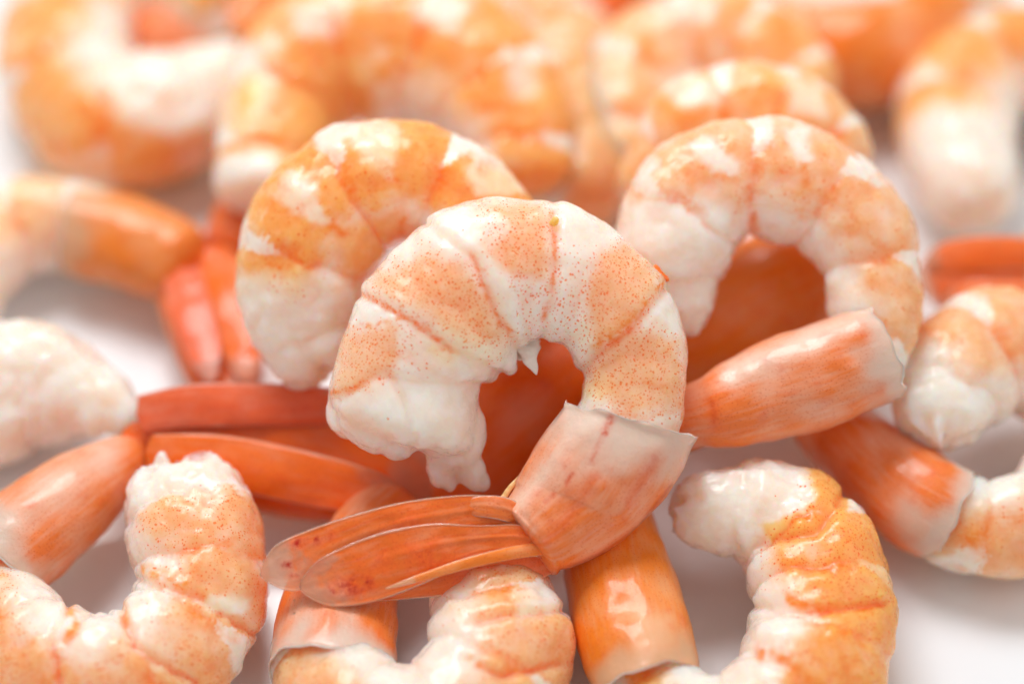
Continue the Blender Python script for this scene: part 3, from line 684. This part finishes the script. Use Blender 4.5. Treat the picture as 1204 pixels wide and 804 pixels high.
# bottom centre
shrimp('speckled shrimp curled at the bottom centre, half under the sharp tail fan',
       [(556, 668, 46, .95), (574, 700, 72, .95), (590, 752, 86, .9), (560, 822, 84, .8), (480, 862, 78, .8), (408, 830, 76, .8), (392, 785, 72, .72), (396, 738, 68, .74), (410, 690, 59, .75), (440, 630, 46, .75), (475, 590, 34, .75)],
       [0, .10, .23, .37, .50, .62, .74, 1.0], seed=61, k=.85, voxel=.03, nS=150, nA=72, head_white=.03, dots=.95, yellow=.25, generic=1.0, dorsal=(490, 760),
       strokes=[('LDw', .9, [(552, 772), (575, 790), (620, 790), (655, 775)], 5), ('Lh', -.06, [(560, 730), (600, 722), (670, 715)], 6), ('Lh', -.07, [(545, 775), (590, 795), (660, 780)], 6), ('Pwd', -.85, [(600, 690), (650, 680), (665, 715), (610, 722)], 7), ('Pwd', -.8, [(500, 730), (555, 735), (560, 775), (500, 780)], 9)],
       shell=[(391, 795, 76, .73), (396, 742, 72, .74), (408, 690, 64, .75), (440, 630, 52, .75), (478, 585, 42, .75)], shell_args=dict(k=.85, nS=60, nA=80, rag=.06))
# bottom right
shrimp('bright orange speckled shrimp curled at the bottom right over the white plate',
       [(790, 600, 34, 1.2), (838, 600, 50, 1.25), (888, 600, 62, 1.25), (932, 622, 76, 1.15), (962, 682, 84, 1.0), (966, 745, 86, .9), (940, 812, 84, .85), (870, 860, 72, .8), (800, 850, 64, .8), (765, 800, 56, .8), (740, 740, 50, .8), (725, 680, 44, .8)],
       [0, .10, .215, .31, .42, .53, .65, .78, 1.0], mat='flesh_orange', seed=67, k=.85, voxel=.03, nS=160, nA=72, head_white=.17, dots=.9, yellow=.9, generic=1.1, dorsal=(870, 720), endcut=ragged(19, .15, 2.4), cut=.15,
       strokes=[('Pyw', .95, [(945, 525), (975, 545), (1000, 590), (985, 630), (905, 640), (895, 615), (965, 600)], 6), ('Pyw', .5, [(1000, 640), (1050, 640), (1058, 700), (1010, 710)], 8), ('Pwd', .85, [(960, 640), (1010, 640), (1020, 690), (990, 715), (930, 700)], 9),
                ('LDw', .95, [(925, 702), (965, 712), (995, 722), (1035, 710)], 6), ('Pwd', -.9, [(895, 730), (960, 718), (940, 745), (900, 760)], 8), ('Pwd', .85, [(950, 730), (1050, 730), (1055, 804), (960, 804)], 12), ('LDw', .8, [(895, 765), (935, 775), (950, 804)], 8),
                ('Lh', -.07, [(880, 712), (960, 716), (1040, 708)], 6), ('Lh', .05, [(900, 745), (1000, 740)], 12), ('Lh', -.07, [(890, 640), (960, 625), (1010, 560)], 6), ('Pwd', -.9, [(775, 560), (940, 520), (960, 590), (890, 640), (800, 640)], 10)],
       shell=[(765, 812, 62, .85), (752, 765, 68, .85), (736, 710, 68, .85), (722, 655, 62, .85), (712, 600, 52, .85)], shell_mat='shell_orange', shell_args=dict(k=.9, nS=60, nA=80, rag=.06, strokes=[('Pw', -.8, [(745, 720), (790, 720), (800, 790), (740, 790)], 16), ('Pw', .9, [(650, 600), (760, 600), (760, 700), (660, 760)], 14)]))  # pale shell patch at lower right is a painted glossy highlight
# right
shrimp('shrimp curled at the right edge with a dangling wisp of white meat',
       [(1108, 522, 30, 1.5), (1106, 492, 56, 1.55), (1122, 446, 74, 1.6), (1168, 412, 74, 1.5), (1225, 425, 66, 1.3), (1268, 480, 64, 1.1), (1268, 550, 62, .9), (1225, 610, 62, .8), (1165, 622, 58, .8), (1110, 608, 54, .8), (1065, 580, 46, .85), (1025, 545, 38, .9)],
       [0, .09, .19, .30, .41, .53, .66, .78, 1.0], seed=71, k=.85, voxel=.04, head_white=.12, dots=.3, yellow=.3, generic=1.1, endcut=ragged(29, .12), wash=.9, dorsal=(1165, 520),
       shell=[(1125, 608, 58, .85), (1085, 590, 60, .9), (1045, 560, 56, .9), (1005, 525, 50, .9), (965, 490, 42, .9), (930, 460, 34, .9)], shell_args=dict(k=.9, rag=.06),
       lobes=[((1105, 508, float(w_of_z(508, 1.75))), (.08, .28, .08), .05)])
# tail over the right edge
shrimp('blurred salmon tail fan coming in from the right edge',
       [(1300, 330, 50, 1.0), (1260, 320, 50, 1.0), (1225, 318, 48, 1.0), (1190, 320, 40, 1.0)], [0, .5, 1.0], mat='flesh_orange', seed=73, voxel=.07, generic=1.0, head_white=.02, dorsal=(1200, 600),
       fan=[[(1230, 318, 34, 1.1), (1170, 322, 44, 1.1), (1110, 326, 42, 1.05), (1075, 330, 22, 1.0)], [(1230, 300, 18, 1.35), (1170, 298, 22, 1.35), (1110, 304, 20, 1.3), (1085, 308, 9, 1.25)], [(1230, 350, 18, 1.2), (1160, 350, 22, 1.2), (1110, 350, 18, 1.1)]])
# lower layer, seen through the gaps
shrimp('orange shelled tail seen through the hole of the pink shrimp right of centre',
       [(1010, 300, 50, w(-3.2)), (940, 330, 62, w(-3.1)), (870, 365, 66, w(-3.0)), (800, 400, 60, w(-3.0)), (740, 440, 48, w(-3.0))], [0, .4, .7, 1.0], mat='flesh_orange', seed=79, voxel=.06, generic=1.2, head_white=.01, dorsal=(900, 900),
       shell=[(990, 305, 58, w(-3.1)), (940, 330, 68, w(-3.0)), (870, 365, 74, w(-2.9)), (800, 400, 68, w(-2.9)), (730, 440, 52, w(-2.9))], shell_mat='shell_orange', shell_args=dict(clear0=.1))
shrimp('deep orange shelled tail in the shade beneath the sharp front shrimp',
       [(720, 400, 50, w(-2.6)), (670, 440, 60, w(-2.5)), (610, 490, 66, w(-2.4)), (550, 545, 60, w(-2.4)), (500, 590, 48, w(-2.4))], [0, .4, .7, 1.0], mat='flesh_orange', seed=83, voxel=.06, generic=1.2, head_white=.01, dorsal=(400, 300),
       shell=[(720, 400, 60, w(-2.5)), (670, 440, 68, w(-2.4)), (610, 490, 72, w(-2.3)), (550, 545, 66, w(-2.3)), (490, 595, 50, w(-2.3))], shell_mat='fan_red', shell_args=dict(clear0=.1))
shrimp('blurred pinkish shrimp between the two big arcs at the top centre',
       [(560, -60, 50, .9), (612, -10, 60, .95), (655, 50, 66, 1.0), (678, 120, 68, 1.05), (684, 190, 66, 1.1), (670, 250, 52, 1.1)], [0, .2, .4, .6, .8, 1.0], mat='flesh', seed=89, voxel=.06, generic=1.1, wash=1.0, head_white=.02, dots=.1, dorsal=(300, 300))
shrimp('blurred red tail at the very top edge, right of centre',
       [(760, -60, 50, .9), (720, -30, 56, .9), (680, 10, 50, 1.0), (650, 40, 40, 1.0)], [0, .5, 1.0], mat='flesh_orange', seed=97, voxel=.07, generic=1.1, head_white=.01, dorsal=(900, 100),
       shell=[(770, -60, 54, .9), (730, -25, 60, 1.0), (690, 5, 56, 1.1), (655, 40, 40, 1.1)], shell_mat='fan_red', shell_args=dict(clear0=.1))
shrimp('blurred orange tail in the gap between the two shrimps at the top left',
       [(330, -60, 40, .6), (315, -20, 44, .6), (295, 20, 42, .6), (275, 60, 34, .55)], [0, .5, 1.0], mat='flesh_orange', seed=101, voxel=.07, generic=1.0, head_white=.01, dorsal=(500, 100),
       shell=[(330, -60, 46, .6), (315, -20, 48, .65), (295, 20, 46, .65), (272, 65, 34, .6)], shell_mat='shell_orange', shell_args=dict(clear0=.1))
shrimp('orange tail wedged low between the top centre shrimp and the left edge shrimp',
       [(330, 230, 40, .6), (300, 260, 44, .6), (275, 300, 38, .6)], [0, .5, 1.0], mat='flesh_orange', seed=103, voxel=.07, generic=1.2, head_white=.01, dorsal=(500, 500),
       shell=[(340, 225, 44, .6), (300, 260, 48, .65), (268, 310, 36, .6)], shell_mat='fan_red', shell_args=dict(clear0=.1))
